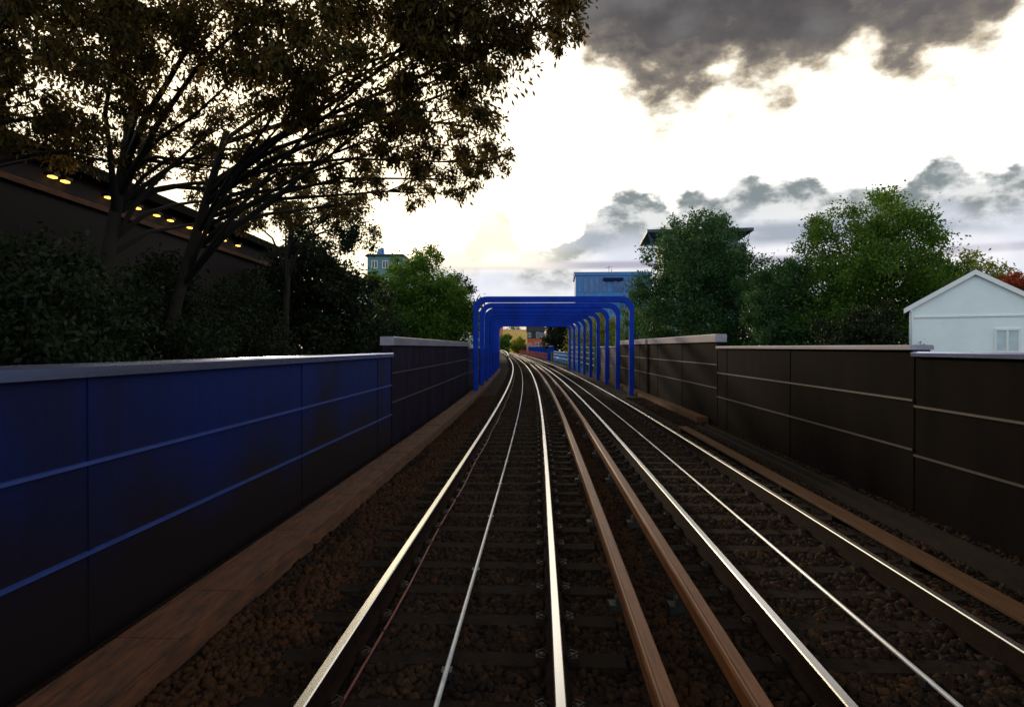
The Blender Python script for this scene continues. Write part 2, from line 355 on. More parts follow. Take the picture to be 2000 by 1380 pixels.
def W(x, y, Z):      # photo pixel at a depth -> world point
    return Vector(((x - X0) * Z / F, Z, CAMZ + (H0 - y) * Z / F))

GROUND = -4.0
YB, YE = -14, 420
T2 = 3.17            # second track's offset
# ------------------------------------------------------------------ ground, deck, ballast
o = MB(); o.add([(-3000, -600, GROUND), (3000, -600, GROUND), (3000, 5000, GROUND), (-3000, 5000, GROUND)], [(0, 1, 2, 3)])
tag(o.build('ground', MT['earth']), kind='structure')
o = sweep(MB(), [(-3.3, GROUND - 0.2), (6.5, GROUND - 0.2), (6.5, -0.42), (-3.3, -0.42)], YB, YE)
tag(o.build('viaduct_deck', MT['deck']), kind='structure')
prof = [(-2.86, -0.415), (-2.86, -0.30), (-2.0, -0.31), (-1.35, -0.215), (-0.85, -0.205), (0.85, -0.205), (1.2, -0.24), (2.0, -0.25), (2.35, -0.205), (4.05, -0.205), (4.45, -0.25), (5.0, -0.33), (5.96, -0.30), (5.96, -0.415)]
o = sweep(MB(), prof, YB, YE)
tag(o.build('ballast_bed', MT['ballast']), kind='structure')
ys_ = [p[0] for p in prof[1:-1]]; zs_ = [p[1] for p in prof[1:-1]]
rng = np.random.default_rng(5)
def stones(n, y0, y1, smin, smax, pw):
    Y = y0 + (y1 - y0) * rng.random(n) ** pw
    off = -2.0 + rng.random(n) * 7.9
    bad = np.zeros(n, bool)
    for c in (0, T2):
        for r in (-0.75, 0.75): bad |= np.abs(off - c - r) < 0.10
    bad |= np.abs(off - 4.6) < 0.2
    # sleepers
    for c in (0, T2): bad |= (np.abs(off - c) < 1.27) & (np.abs((Y / 0.7 + 0.5) % 1.0 - 0.5) < 0.17) & (rng.random(n) < 0.93)
    Y = Y[~bad]; off = off[~bad]; n = len(Y)
    cxs = np.interp(Y, _g, _c); sl = (np.interp(Y + 1, _g, _c) - np.interp(Y - 1, _g, _c)) / 2
    z = np.interp(off, ys_, zs_) + 0.004
    C = np.stack([cxs + off, Y - off * sl, z], 1)
    base = np.array([(-1, -1, -1), (1, -1, -1), (1, 1, -1), (-1, 1, -1), (-1, -1, 1), (1, -1, 1), (1, 1, 1), (-1, 1, 1)], float) * 0.5
    s = (smin + (smax - smin) * rng.random((n, 1, 1)))
    V = base[None] * s * (0.65 + 0.6 * rng.random((n, 1, 3)))
    V = V * (0.7 + 0.5 * rng.random((n, 8, 1)))
    q = rng.normal(size=(n, 4)); q /= np.linalg.norm(q, axis=1)[:, None]
    w, x, y, zz = q.T
    R = np.stack([1 - 2 * (y * y + zz * zz), 2 * (x * y - w * zz), 2 * (x * zz + w * y), 2 * (x * y + w * zz), 1 - 2 * (x * x + zz * zz), 2 * (y * zz - w * x),
                  2 * (x * zz - w * y), 2 * (y * zz + w * x), 1 - 2 * (x * x + y * y)], 1).reshape(n, 3, 3)
    V = np.einsum('nij,nkj->nki', R, V) + C[:, None]
    fq = np.array([(0, 3, 2, 1), (4, 5, 6, 7), (0, 1, 5, 4), (1, 2, 6, 5), (2, 3, 7, 6), (3, 0, 4, 7)])
    Fc = (fq[None] + (np.arange(n) * 8)[:, None, None]).reshape(-1, 4)
    rust = ((off < -1.15) & (off > -1.9 + .2 * np.sin(Y))) | ((off > 4.15) & (off < 4.45)) | ((np.abs(off - 1.6) < .12)) | (rng.random(n) < .12)
    return V.reshape(-1, 3), Fc, np.repeat(rust, 6).astype(np.int32)
def quads_mesh(name, V, Fc, m, parent=None, smooth=False):
    me = bpy.data.meshes.new(name); nv = len(V); nf = len(Fc); k = Fc.shape[1]
    me.vertices.add(nv); me.vertices.foreach_set('co', V.astype(np.float32).ravel())
    me.loops.add(nf * k); me.loops.foreach_set('vertex_index', Fc.astype(np.int32).ravel())
    me.polygons.add(nf); me.polygons.foreach_set('loop_start', (np.arange(nf) * k).astype(np.int32)); me.polygons.foreach_set('loop_total', np.full(nf, k, np.int32))
    me.materials.append(m); me.update(calc_edges=True); me.validate()
    o = bpy.data.objects.new(name, me); COL.objects.link(o)
    if parent: o.parent = parent
    return o
V1, F1, M1 = stones(70000, 2.0, 32.0, 0.030, 0.065, 1.5)
so_ = quads_mesh('ballast_stones', V1, F1, MT['stone']); so_.data.materials.append(MT['stonerust']); so_.data.polygons.foreach_set('material_index', M1); so_.data.update()
tag(so_, 'loose dark brown ballast stones around the sleepers and rails', 'ballast', kind='stuff')

# ------------------------------------------------------------------ tracks
def make_track(c, label, cablelabel):
    t = empty('railway_track', P(0, c)); inv = -Vector(t.location)
    tag(t, label, 'railway track')
    def local(o): return attach(o, t, inv)
    for r in (-0.75, 0.75):
        q = c + r; mb = MB()
        sweep(mb, [(q - .075, -.178), (q + .075, -.178), (q + .075, -.166), (q + .012, -.150), (q + .009, -.045), (q + .032, -.034), (q + .032, -.014), (q - .032, -.014), (q - .032, -.034), (q - .009, -.045), (q - .012, -.150), (q - .075, -.166)], YB, YE, 1)
        sweep(mb, [(q - .0345, -.016), (q + .0345, -.016), (q + .0345, -.007), (q + .027, 0.0), (q - .027, 0.0), (q - .0345, -.007)], YB, YE, 0)
        local(mb.build('rail', [MT['railtop'], MT['railrust']]))
    ys = [k * 0.7 for k in range(-6, 94)]
    sl = None
    for y in ys:
        if sl is None:
            mb = MB(); 
            mb.add([(-1.25, -.13, -.10), (1.25, -.13, -.10), (1.25, .13, -.10), (-1.25, .13, -.10), (-1.24, -.105, .012), (1.24, -.105, .012), (1.24, .105, .012), (-1.24, .105, .012)],
                   [(0, 3, 2, 1), (4, 5, 6, 7), (0, 1, 5, 4), (1, 2, 6, 5), (2, 3, 7, 6), (3, 0, 4, 7)], 0)
            for r in (-0.75, 0.75):
                for s in (-1, 1):
                    mb.box(r + s * 0.115 - .035, r + s * 0.115 + .035, -.05, .05, .010, .045, 1)
                    mb.tube([(r + s * .06, -.04, .035), (r + s * .10, -.05, .06), (r + s * .15, 0, .065), (r + s * .10, .05, .06), (r + s * .06, .04, .035)], .009, 5, 1)
            sl = mb.build('sleeper', [MT['sleeper'], MT['clip']]); s_ = sl
        else:
            s_ = sl.copy(); COL.objects.link(s_)
        s_.parent = t; p = P(y, c, -0.196) + inv; s_.location = p; s_.rotation_euler = (0, 0, -math.atan(head(y)))
    mb = MB(); y = 94 * 0.7
    while y < YE - 1:
        p = P(y, c, -0.235); mb.obox(p, 2.5, .24, .10, -math.atan(head(y))); y += 0.7
    so = local(mb.build('distant_sleepers', MT['sleeper'])); so['kind'] = 'stuff'
    mb = MB(); pts = [P(y, c, -0.125) for y in ysteps(YB, 300)]
    mb.tube(pts, .017, 8, 0)
    y = -5.9
    while y < 60:
        p = P(y, c, -0.155); mb.obox(p, .07, .09, .06, 0, 1); y += 2.1
    local(mb.build('loop_cable', [MT['wire'], MT['black']], smooth=False))
    return t
make_track(0.0, 'left railway track running under the camera, its rails shining white and curving left', None)
make_track(T2, 'right railway track beyond the twin brown conductor rails, its rails polished and curving left', None)
mb = MB(); mb.tube([P(y, -0.60 + 0.012 * math.sin(y * 1.3), -0.172) for y in np.arange(YB, 60, 0.7)], .012, 6)
tag(mb.build('red_cable', MT['redwire'], smooth=True), 'thin dark red cable lying along the foot of the leftmost rail', 'cable')

# conductor rails with brown covers
def conductor(c, label):
    t = empty('conductor_rail', P(0, c)); inv = -Vector(t.location); tag(t, label, 'conductor rail', 'brown covered conductor rails between the tracks')
    w = .058
    mb = sweep(MB(), [(c - w, .005), (c + w, .005), (c + w, .10), (c + w - .010, .118), (c + w - .022, .122), (c - w + .022, .122), (c - w + .010, .118), (c - w, .10)], YB, YE)
    mb = sweep(mb, [(c - .030, .121), (c + .030, .121), (c + .030, .128), (c - .030, .128)], YB, YE)
    o = mb.build('cover', MT['cover']); attach(o, t, inv)
    mb = sweep(MB(), [(c - .035, -.06), (c + .035, -.06), (c + .035, .004), (c - .035, .004)], YB, YE)
    o = mb.build('steel_rail', MT['railrust']); attach(o, t, inv)
    first = None
    for k in range(-3, 45):
        y = k * 2.8 + .35
        if first is None:
            mb = MB(); mb.box(-.10, .10, -.07, .07, -.25, -.16); mb.box(-.028, .028, -.05, .05, -.17, -.062)
            mb.box(-.05, .05, -.06, .06, -.11, -.10); mb.box(-.05, .05, -.06, .06, -.14, -.13)
            first = mb.build('insulator', MT['black']); i_ = first
        else: i_ = first.copy(); COL.objects.link(i_)
        i_.parent = t; i_.location = P(y, c, 0) + inv; i_.rotation_euler = (0, 0, -math.atan(head(y)))
conductor(1.33, 'brown covered conductor rail nearer the left track, beside its right-hand running rail')
conductor(T2 - 1.33, 'brown covered conductor rail nearer the right track, beside its left-hand running rail')

# cable trough on the left, brown board on the right, kerb at the right wall base
def lids(mb, o0, o1, z0, z1, a, b, L_, gap=.012):
    y = a
    while y < b - .05:
        sweep(mb, rect(o0, o1, z0 + random.uniform(0, .004), z1 + random.uniform(-.005, .005)), y, min(b, y + L_ - gap), 0); y += L_
random.seed(3)
mb = MB(); sweep(mb, [(-2.56, -.31), (-2.50, -.31), (-2.50, -.15), (-2.56, -.15)], YB, 70); sweep(mb, [(-2.09, -.31), (-2.03, -.31), (-2.03, -.15), (-2.09, -.15)], YB, 70)
t = empty('cable_trough', P(0, -2.3)); inv = -Vector(t.location)
tag(t, 'rusty brown cable trough with lids along the foot of the left parapet', 'cable trough')
o = mb.build('trough_body', MT['trough'], None); attach(o, t, inv)
mb = MB(); lids(mb, -2.54, -2.05, -.148, -.118, YB, 70, 1.0); o = mb.build('trough_lids', MT['trough']); o['kind'] = 'stuff'; attach(o, t, inv)
t = empty('brown_walk_board', P(0, 4.6)); inv = -Vector(t.location); tag(t, 'long brown board lying along the ballast right of the right track', 'walk board')
mb = MB(); sweep(mb, rect(4.49, 4.73, -.17, -.125), YB, 19.0); o = bevel(mb.build('board', MT['board']), .008); attach(o, t, inv)
y = YB + .5
while y < 19: attach(MB().obox(P(y, 4.61, -.235), .20, .12, .13).build('bearer', MT['deck']), t, inv); y += 1.9
mb = sweep(MB(), rect(5.60, 5.95, -.33, -.13), 21.5, 50)
tag(mb.build('kerb', MT['board']), 'low brown kerb at the base of the raised part of the right parapet', 'kerb')
mb = sweep(MB(), rect(5.22, 5.30, -.34, -.20), YB, 20)
sweep(mb, rect(5.45, 5.53, -.34, -.18), YB, 20)
tag(mb.build('cable_duct', MT['deck']), 'pair of dark cable ducts on the ballast below the near right parapet', 'cable duct')

# ------------------------------------------------------------------ parapets
def parapet(side, a, b, top, cope_h, seams, wm, cm, sm, label, group, cope_w=.34):
    f = -2.9 if side < 0 else 6.0          # inner face
    bk = f + side * .22
    t = empty('parapet_wall', P((a + b) / 2, f, GROUND)); inv = -Vector(t.location)
    tag(t, label, 'parapet', group)
    def ch(o): return attach(o, t, inv)
    zt = top - cope_h
    mb = sweep(MB(), rect(min(f, bk), max(f, bk), GROUND - .1, zt), a, b)
    y = a + .02
    while y < b - .1:                       # flat cover strips over the panel joints
        q = P(y, f - side * .004, 0); h = zt + .36
        mb.obox((q.x, q.y, -.36 + h / 2 + .002), .016, .04, h - .01, -math.atan(head(y))); y += 4.8
    ch(mb.build('panels', wm))
    m0 = f - side * .07; m1 = bk + side * .05
    lo, hi = min(m0, m1), max(m0, m1)
    mb = sweep(MB(), [(lo, zt + .001), (hi, zt + .001), (hi, top - .02), (hi - .02, top), (lo + .02, top), (lo, top - .02)], a, b)
    ch(mb.build('coping', cm))
    for z in seams:
        lo2, hi2 = sorted((f + side * .02, f - side * .028))
        ch(sweep(MB(), [(lo2, z - .016), (hi2, z - .016), (hi2, z + .010), (lo2, z + .016)], a + .01, b - .01).build('seam_rail', sm))
    return t
G1 = 'parapet walls beside the railway'
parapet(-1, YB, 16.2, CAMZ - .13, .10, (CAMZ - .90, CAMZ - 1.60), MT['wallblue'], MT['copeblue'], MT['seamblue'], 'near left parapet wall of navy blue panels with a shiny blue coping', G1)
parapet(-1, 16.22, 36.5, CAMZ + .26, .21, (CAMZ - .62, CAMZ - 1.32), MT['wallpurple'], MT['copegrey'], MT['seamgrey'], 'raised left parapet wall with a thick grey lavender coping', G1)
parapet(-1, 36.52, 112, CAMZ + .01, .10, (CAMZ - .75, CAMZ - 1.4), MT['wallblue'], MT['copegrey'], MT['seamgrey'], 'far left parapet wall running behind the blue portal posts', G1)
parapet(1, YB, 10.0, CAMZ - .06, .07, (CAMZ - .84, CAMZ - 1.54), MT['walldark'], MT['copeblue'], MT['seamgrey'], 'nearest dark brown parapet wall on the right, in front of the white house', G1)
parapet(1, 10.02, 20.6, CAMZ + .035, .07, (CAMZ - .76, CAMZ - 1.47), MT['walldark'], MT['copegrey'], MT['seamgrey'], 'dark brown right parapet wall with a thin bright coping between the white house and the raised section', G1)
parapet(1, 20.62, 42.0, CAMZ + .40, .24, (CAMZ - .52, CAMZ - 1.22), MT['walldark'], MT['copegrey'], MT['seamgrey'], 'raised right parapet wall with a thick grey coping below the trees', G1)
parapet(1, 42.02, 55, CAMZ + .06, .08, (CAMZ - .6, CAMZ - 1.25), MT['wallblue'], MT['copegrey'], MT['seamgrey'], 'far right navy parapet wall ending behind the blue posts', G1)

# ------------------------------------------------------------------ blue portal frames
def make_portal():
    t = empty('portal_frame')
    xl, xr, zb, zt, hw, R = -2.2 - .12, 5.3 + .12, -.42, 4.33, .12, .55
    zc = zt + .10
    def prof_path(path, w, d, name, zdir=None):
        mb = MB(); vs = []; fs = []; n = 8; b = .025
        for i, (x, z) in enumerate(path):
            x2, z2 = path[min(i + 1, len(path) - 1)]; x1, z1 = path[max(i - 1, 0)]
            tx, tz = x2 - x1, z2 - z1; l = math.hypot(tx, tz); nx, nz = -tz / l, tx / l
            for u, v in ((-w / 2 + b, -d / 2), (w / 2 - b, -d / 2), (w / 2, -d / 2 + b), (w / 2, d / 2 - b), (w / 2 - b, d / 2), (-w / 2 + b, d / 2), (-w / 2, d / 2 - b), (-w / 2, -d / 2 + b)):
                vs.append((x + nx * u, v, z + nz * u))
        for i in range(len(path) - 1):
            for k in range(n):
                k2 = (k + 1) % n; fs.append((i * n + k, i * n + k2, (i + 1) * n + k2, (i + 1) * n + k))
        fs.append(tuple(range(n))); fs.append(tuple(range((len(path) - 1) * n, len(path) * n))[::-1])
        mb.add(vs, fs); o = mb.build(name, MT['blue'], t); return o
    for sgn, x in ((-1, xl), (1, xr)):
        pth = [(x, zb), (x, zc - R)]
        prof_path(pth, .24, .22, 'post')
        mb = MB(); mb.box(x - .2, x + .2, -.19, .19, zb - .0, zb + .025)
        for dx in (-.15, .15):
            for dy in (-.14, .14): mb.tube([(x + dx, dy, zb + .02), (x + dx, dy, zb + .06)], .018, 6)
        mb.build('base_plate', MT['blue'], t)
    arc = lambda cx_, a0, a1: [(cx_ + R * math.cos(a0 + (a1 - a0) * k / 8), zc - R + R * math.sin(a0 + (a1 - a0) * k / 8)) for k in range(9)]
    path = [(xl, zc - R + .004)] + arc(xl + R, PI, PI / 2)[1:] + arc(xr - R, PI / 2, 0)[:-1] + [(xr, zc - R + .004)]
    prof_path(path, .30, .21, 'beam')
    mb = MB()
    for x in (-.9, 1.55, 4.0): MB().box(x - .08, x + .08, -.125, .125, zt - .02, zt + .22).build('splice_plate', MT['blue'], t)
    return t
proto = make_portal()
PY = [74 - 5 * k for k in range(9)]
ordn = ['farthest', 'second farthest', 'third farthest', 'fourth farthest', 'middle', 'fourth nearest', 'third nearest', 'second nearest', 'nearest']
def place(t, y): t.location = (cx(y), y, 0); t.rotation_euler = (0, 0, -math.atan(head(y)))
for i, y in enumerate(PY):
    if i == 0: t = proto
    else:
        t = proto.copy(); COL.objects.link(t)
        for c in proto.children:
            d = c.copy(); COL.objects.link(d); d.parent = t
    place(t, y); tag(t, 'blue steel portal frame with rounded corners over both tracks, %s in the row' % ordn[i], 'portal frame', 'blue portal frames over the tracks')

# railings and small things at the far end
def railing(off, a, b, heights, post_step, m, label, cat='railing', r=.03, pickets=0, group=None):
    t = empty('railing', P(a, off)); inv = -Vector(t.location); tag(t, label, cat, group)
    def ch(o): attach(o, t, inv)
    for z in heights: ch(MB().tube([P(y, off, z) for y in ysteps(a, b)], r, 6).build('rail', m))
    y = a
    while y <= b:
        ch(MB().obox(P(y, off, (max(heights) - .35) / 2), .07, .07, max(heights) + .35).build('post', m)); y += post_step
    if pickets:
        mb = MB(); y = a
        while y < b: mb.obox(P(y, off, max(heights) / 2), .03, .05, max(heights)); y += pickets
        o = mb.build('pickets', m); o['kind'] = 'stuff'; ch(o)
railing(5.95, 56, 80, (2.03, 1.55, 1.06, .56), 4, MT['bluepale'], 'blue four-bar railing seen between the farthest portal posts', r=.035)
railing(6.1, 84, 109, (1.4, 1.0, .5), 4, MT['bluepale'], 'lower blue railing past the portals, beside two white globe lamps', r=.04, pickets=.5)
railing(5.75, 119, 300, (.95, .1), 6, MT['fence'], 'low rust-orange picket fence on the outside of the far curve', 'fence', r=.05, pickets=.8)
mb = sweep(MB(), rect(8.0, 8.3, GROUND, 2.25), 135, 330); t = tag(mb.build('bridge_parapet', MT['matteblue']), 'long blue bridge parapet behind the rust-orange fence', 'parapet')
c_ = sweep(MB(), rect(7.95, 8.35, 2.252, 2.33), 135, 330).build('coping', MT['seamgrey'], t)
mb = MB(); p = P(112, 6.9, 0)
mb = sweep(mb, rect(6.6, 6.9, GROUND, 1.75), 114.5, 134); tag(mb.build('boundary_wall', MT['matteblue']), 'short navy wall left of the brown pillar beyond the portals', 'wall')
mb = MB(); p = P(112.5, 6.25, 0); mb.obox((p.x, p.y, -.8), .55, .55, 4.0); mb.obox((p.x, p.y, 1.251), .7, .7, .1)
tag(mb.build('gate_pillar', MT['board']), 'brown brick pillar at the end of the short navy wall', 'pillar')
for i, (x, y, Z) in enumerate(((1093, 684, 99), (1101, 688, 92), (1089, 699, 96))):
    p = W(x, y, Z); lab = ('white globe lamp on a thin post, left one of two behind the lower blue railing', 'white globe lamp on a thin post, right one of two behind the lower blue railing', 'small low white globe lamp in front of the lower blue railing')[i]
    t = empty('globe_lamp', (p.x, p.y, -.42 if i == 2 else GROUND)); tag(t, lab, 'lamp', 'white globe lamps')
    h = p.z - t.location.z
    MB().tube([(0, 0, 0), (0, 0, h - .12)], .03, 6).build('post', MT['black'], t)
    bm = bmesh.new(); bmesh.ops.create_uvsphere(bm, u_segments=14, v_segments=8, radius=.14, matrix=Matrix.Translation((0, 0, h)))
    me = bpy.data.meshes.new('globe'); bm.to_mesh(me); bm.free(); me.materials.append(MT['globe']); g = bpy.data.objects.new('globe', me); COL.objects.link(g); g.parent = t
t = empty('guard_rail', P(86, -1.75, -.4)); tag(t, 'white curved guard rail on a dark post left of the far bend', 'guard rail')
pts = []
for k in range(14):
    a = k / 13; pts.append((0.30 - .75 * (1 - a) ** 2 * 1.0 + .25 * a, -2.5 + 5.0 * (1 - a), 2.05 - .75 * a ** 2))
MB().tube(pts, .075, 8).build('handrail', MT['whitewood'], t, True)
MB().box(.36, .56, -2.55, -2.35, 0, 1.45).build('post', MT['black'], t)

# ------------------------------------------------------------------ trees
def leaves(blobs, n, size, seed, droop=.5, aspect=2.0, hollow=.35, k=16, tight=.15):
    r = np.random.default_rng(seed); B = np.array([b[:4] for b in blobs], float)
    w = B[:, 3] ** 2.2; w /= w.sum(); idx = r.choice(len(B), n, p=w)
    d = r.normal(size=(n, 3)); d /= np.linalg.norm(d, axis=1)[:, None]
    # lumpy: pull leaves towards twig-ends
    tw = r.normal(size=(len(B), k, 3)); tw /= np.linalg.norm(tw, axis=2)[:, :, None]
    tr = hollow + (1.08 - hollow) * r.random((len(B), k)) ** .6
    ti = r.integers(0, k, n); c2 = tw[idx, ti] * tr[idx, ti][:, None]
    mixf = r.random(n) < .80
    pos = np.where(mixf[:, None], c2 + r.normal(size=(n, 3)) * tight, d * (r.random(n) ** .45)[:, None])
    rad = B[idx, 3][:, None] * np.array([1, 1, .85])
    C = B[idx, :3] + pos * rad * (1 + .28 * r.random(n)[:, None] ** 3)
    # leaf frame
    u = r.normal(size=(n, 3)); u += pos * .7; u[:, 2] -= droop; u /= np.linalg.norm(u, axis=1)[:, None]
    v = np.cross(u, r.normal(size=(n, 3))); v /= np.linalg.norm(v, axis=1)[:, None]
    s = size * (.6 + .8 * r.random(n))[:, None]; nn = np.cross(u, v)
    a = C; b_ = C + u * s * .5 + v * s * .5 / aspect + nn * s * .06; c_ = C + u * s; e_ = C + u * s * .5 - v * s * .5 / aspect + nn * s * .06
    V = np.stack([a, b_, c_, e_], 1).reshape(-1, 3); Fc = np.arange(n * 4).reshape(n, 4)
    return V, Fc
def tree(name, base, blobs, n, size, m, label, cat='tree', group=None, seed=1, trunk_r=.22, droop=.5, aspect=2.0):
    """blobs in world coordinates (x,y,z,r)"""
    t = empty(name, base); tag(t, label, cat, group); bx = Vector(base)
    random.seed(seed)
    rel = [(b[0] - bx.x, b[1] - bx.y, b[2] - bx.z, b[3]) for b in blobs]
    V, Fc = leaves(rel, n, size, seed, droop, aspect, k=13 if aspect > 2.2 else 16, tight=.105 if aspect > 2.2 else .15)
    quads_mesh('crown', V, Fc, m, t)
    mb = MB(); zmin = min(b[2] - b[3] for b in rel); zmax = max(b[2] for b in rel)
    cxm = sum(b[0] for b in rel) / len(rel); cym = sum(b[1] for b in rel) / len(rel)
    fork = max(1.2, zmin + .55 * (zmax - zmin) if zmin > 1.2 else .55 * zmax)
    top = Vector((cxm * .45, cym * .45, fork))
    pts = [Vector((0, 0, -.1)), Vector((0.03, 0, .5)), top * .35 + Vector((.06, .03, 0)), top * .7, top]
    mb.tube(pts, [trunk_r * 1.35, trunk_r * 1.1, trunk_r, trunk_r * .8, trunk_r * .45], 10)
    tips = top
    for b in rel:
        u_ = random.uniform(.0, 1.0) if Vector(b[:3]).z > tips.z else random.uniform(.3, 1.0)
        top = (tips * .7).lerp(tips, 1 - u_) + (Vector((0, 0, 0)) if u_ < .9 else Vector((0, 0, -.1)))
        e = Vector(b[:3]); mid = top.lerp(e, .5) + Vector((random.uniform(-.3, .3), random.uniform(-.3, .3), random.uniform(.0, .5)))
        rr = trunk_r * random.uniform(.32, .5)
        mb.tube([top - Vector((0, 0, .15)), top.lerp(mid, .5) + Vector((0, 0, .1)), mid, mid.lerp(e, .6), e], [rr, rr * .8, rr * .6, rr * .4, rr * .2], 6)
        for q in range(5):
            dv = Vector((random.gauss(0, 1), random.gauss(0, 1), random.gauss(.1, .8))).normalized() * b[3] * .9
            mb.tube([e.lerp(mid, .35), e + dv * .45 + Vector((0, 0, .05)), e + dv], [rr * .3, rr * .18, rr * .06], 4)
    mb.build('trunk', MT['bark'], t, True)
    return t
def crown(x, ytop, ybot, wpx, Z, k, rf, seed, rfmin=.8, peak=1.0):
    """sub-crowns filling an egg whose width and height are given at depth Z"""
    rr = random.Random(seed); c = W(x, (ytop + ybot) / 2, Z); a = wpx * Z / F / 2; h = (ybot - ytop) * Z / F / 2; out = []
    for i in range(k):
        th = i * 2.39996; zz = 1 - 2 * (i + .5) / k; rad = math.sqrt(1 - zz * zz)
        taper = 1.0 - .35 * max(0, zz) * peak
        s = rr.uniform(.50, .92); r = rf * min(a, h) * rr.uniform(rfmin * .62, 1.15)
        out.append((c.x + math.cos(th) * rad * (a - r) * s / .72 * taper, c.y + math.sin(th) * rad * (a - r) * s / .72, c.z + zz * (h - r * .85), r))
    out.append((c.x, c.y, c.z, min(a, h) * .55)); return out
def wb(lst): return [(*W(x, y, Z), r) for x, y, Z, r in lst]

# overhanging canopy on the left
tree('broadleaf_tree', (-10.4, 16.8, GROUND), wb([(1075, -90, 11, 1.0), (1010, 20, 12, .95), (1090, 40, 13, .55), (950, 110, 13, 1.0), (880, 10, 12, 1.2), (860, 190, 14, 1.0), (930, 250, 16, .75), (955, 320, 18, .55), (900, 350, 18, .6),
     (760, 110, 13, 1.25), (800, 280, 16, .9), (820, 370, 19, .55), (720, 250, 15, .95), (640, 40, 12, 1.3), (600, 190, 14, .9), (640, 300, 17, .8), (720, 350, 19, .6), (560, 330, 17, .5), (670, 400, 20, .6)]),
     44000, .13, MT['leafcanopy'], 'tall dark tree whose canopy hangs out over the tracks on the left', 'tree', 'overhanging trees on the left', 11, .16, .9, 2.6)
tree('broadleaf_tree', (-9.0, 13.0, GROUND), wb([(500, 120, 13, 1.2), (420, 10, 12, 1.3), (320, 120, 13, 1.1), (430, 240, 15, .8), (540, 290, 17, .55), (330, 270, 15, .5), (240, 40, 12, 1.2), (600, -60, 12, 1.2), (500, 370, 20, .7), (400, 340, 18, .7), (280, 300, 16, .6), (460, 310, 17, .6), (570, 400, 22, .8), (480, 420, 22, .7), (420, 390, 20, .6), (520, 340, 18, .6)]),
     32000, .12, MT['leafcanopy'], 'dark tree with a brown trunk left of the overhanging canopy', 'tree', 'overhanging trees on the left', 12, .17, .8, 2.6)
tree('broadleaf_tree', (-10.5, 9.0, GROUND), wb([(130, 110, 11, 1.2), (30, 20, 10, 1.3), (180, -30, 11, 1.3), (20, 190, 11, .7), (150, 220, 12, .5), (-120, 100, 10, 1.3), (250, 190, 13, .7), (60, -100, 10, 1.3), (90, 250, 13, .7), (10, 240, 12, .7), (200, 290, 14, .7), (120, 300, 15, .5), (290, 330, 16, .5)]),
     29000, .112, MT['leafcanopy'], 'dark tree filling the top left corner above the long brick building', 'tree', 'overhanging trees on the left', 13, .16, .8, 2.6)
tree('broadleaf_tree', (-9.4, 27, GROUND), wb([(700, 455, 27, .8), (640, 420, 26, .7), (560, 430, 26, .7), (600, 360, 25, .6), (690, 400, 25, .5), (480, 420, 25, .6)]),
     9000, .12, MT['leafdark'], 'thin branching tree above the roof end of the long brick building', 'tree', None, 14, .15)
# dark trees beside the left parapet
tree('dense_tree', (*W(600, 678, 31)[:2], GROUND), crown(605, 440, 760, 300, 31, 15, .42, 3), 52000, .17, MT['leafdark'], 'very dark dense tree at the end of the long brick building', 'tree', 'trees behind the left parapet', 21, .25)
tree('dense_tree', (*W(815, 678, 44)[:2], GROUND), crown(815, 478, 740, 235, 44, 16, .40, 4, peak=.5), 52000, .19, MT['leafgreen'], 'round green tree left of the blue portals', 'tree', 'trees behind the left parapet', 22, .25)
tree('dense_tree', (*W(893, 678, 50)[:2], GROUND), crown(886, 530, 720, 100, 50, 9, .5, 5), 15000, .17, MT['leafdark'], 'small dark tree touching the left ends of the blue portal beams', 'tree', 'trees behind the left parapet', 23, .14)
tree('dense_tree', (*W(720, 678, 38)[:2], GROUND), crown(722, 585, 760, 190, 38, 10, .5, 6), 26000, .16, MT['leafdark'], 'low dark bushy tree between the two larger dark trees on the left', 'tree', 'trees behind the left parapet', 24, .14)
# right-hand trees
tree('dense_tree', (*W(1368, 678, 48)[:2], GROUND), crown(1365, 400, 745, 300, 48, 20, .40, 7), 80000, .20, MT['leafcool'], 'large green tree right of the blue portals hiding the flat-roofed building', 'tree', 'trees behind the right parapet', 31, .3)
tree('dense_tree', (*W(1270, 678, 62)[:2], GROUND), crown(1262, 575, 740, 130, 62, 9, .5, 8), 18000, .20, MT['leafgreen'], 'lower green tree seen through the right-hand portal posts', 'tree', 'trees behind the right parapet', 32, .2)
tree('dense_tree', (*W(1215, 678, 80)[:2], GROUND), crown(1172, 605, 740, 150, 80, 12, .45, 9), 24000, .22, MT['leafyellow'], 'yellow-green bushy tree behind the middle of the right-hand posts', 'tree', 'trees behind the right parapet', 33, .15)
tree('broadleaf_tree', (*W(1680, 678, 38)[:2], GROUND), crown(1685, 375, 760, 370, 38, 20, .38, 10), 95000, .165, MT['leafgreen'], 'tall wide green tree left of the white house', 'tree', 'trees behind the right parapet', 34, .3, .2)
tree('broadleaf_tree', (*W(1530, 678, 37)[:2], GROUND), crown(1530, 500, 760, 180, 37, 12, .45, 12), 36000, .16, MT['leafcool'], 'smaller rounded tree between the two tall trees on the right', 'tree', 'trees behind the right parapet', 35, .2)
tree('leafy_shrub', (*W(1700, 678, 27)[:2], GROUND), crown(1690, 590, 780, 200, 28, 9, .5, 13), 26000, .13, MT['leafdark'], 'dark shrub behind the right parapet at the corner of the white house', 'shrub', None, 36, .1)
tree('broadleaf_tree', (*W(1900, 678, 44)[:2], GROUND), crown(1890, 492, 720, 280, 44, 14, .42, 14), 34000, .19, MT['leafyellow'], 'wide yellow-green tree behind the white house', 'tree', None, 37, .22)
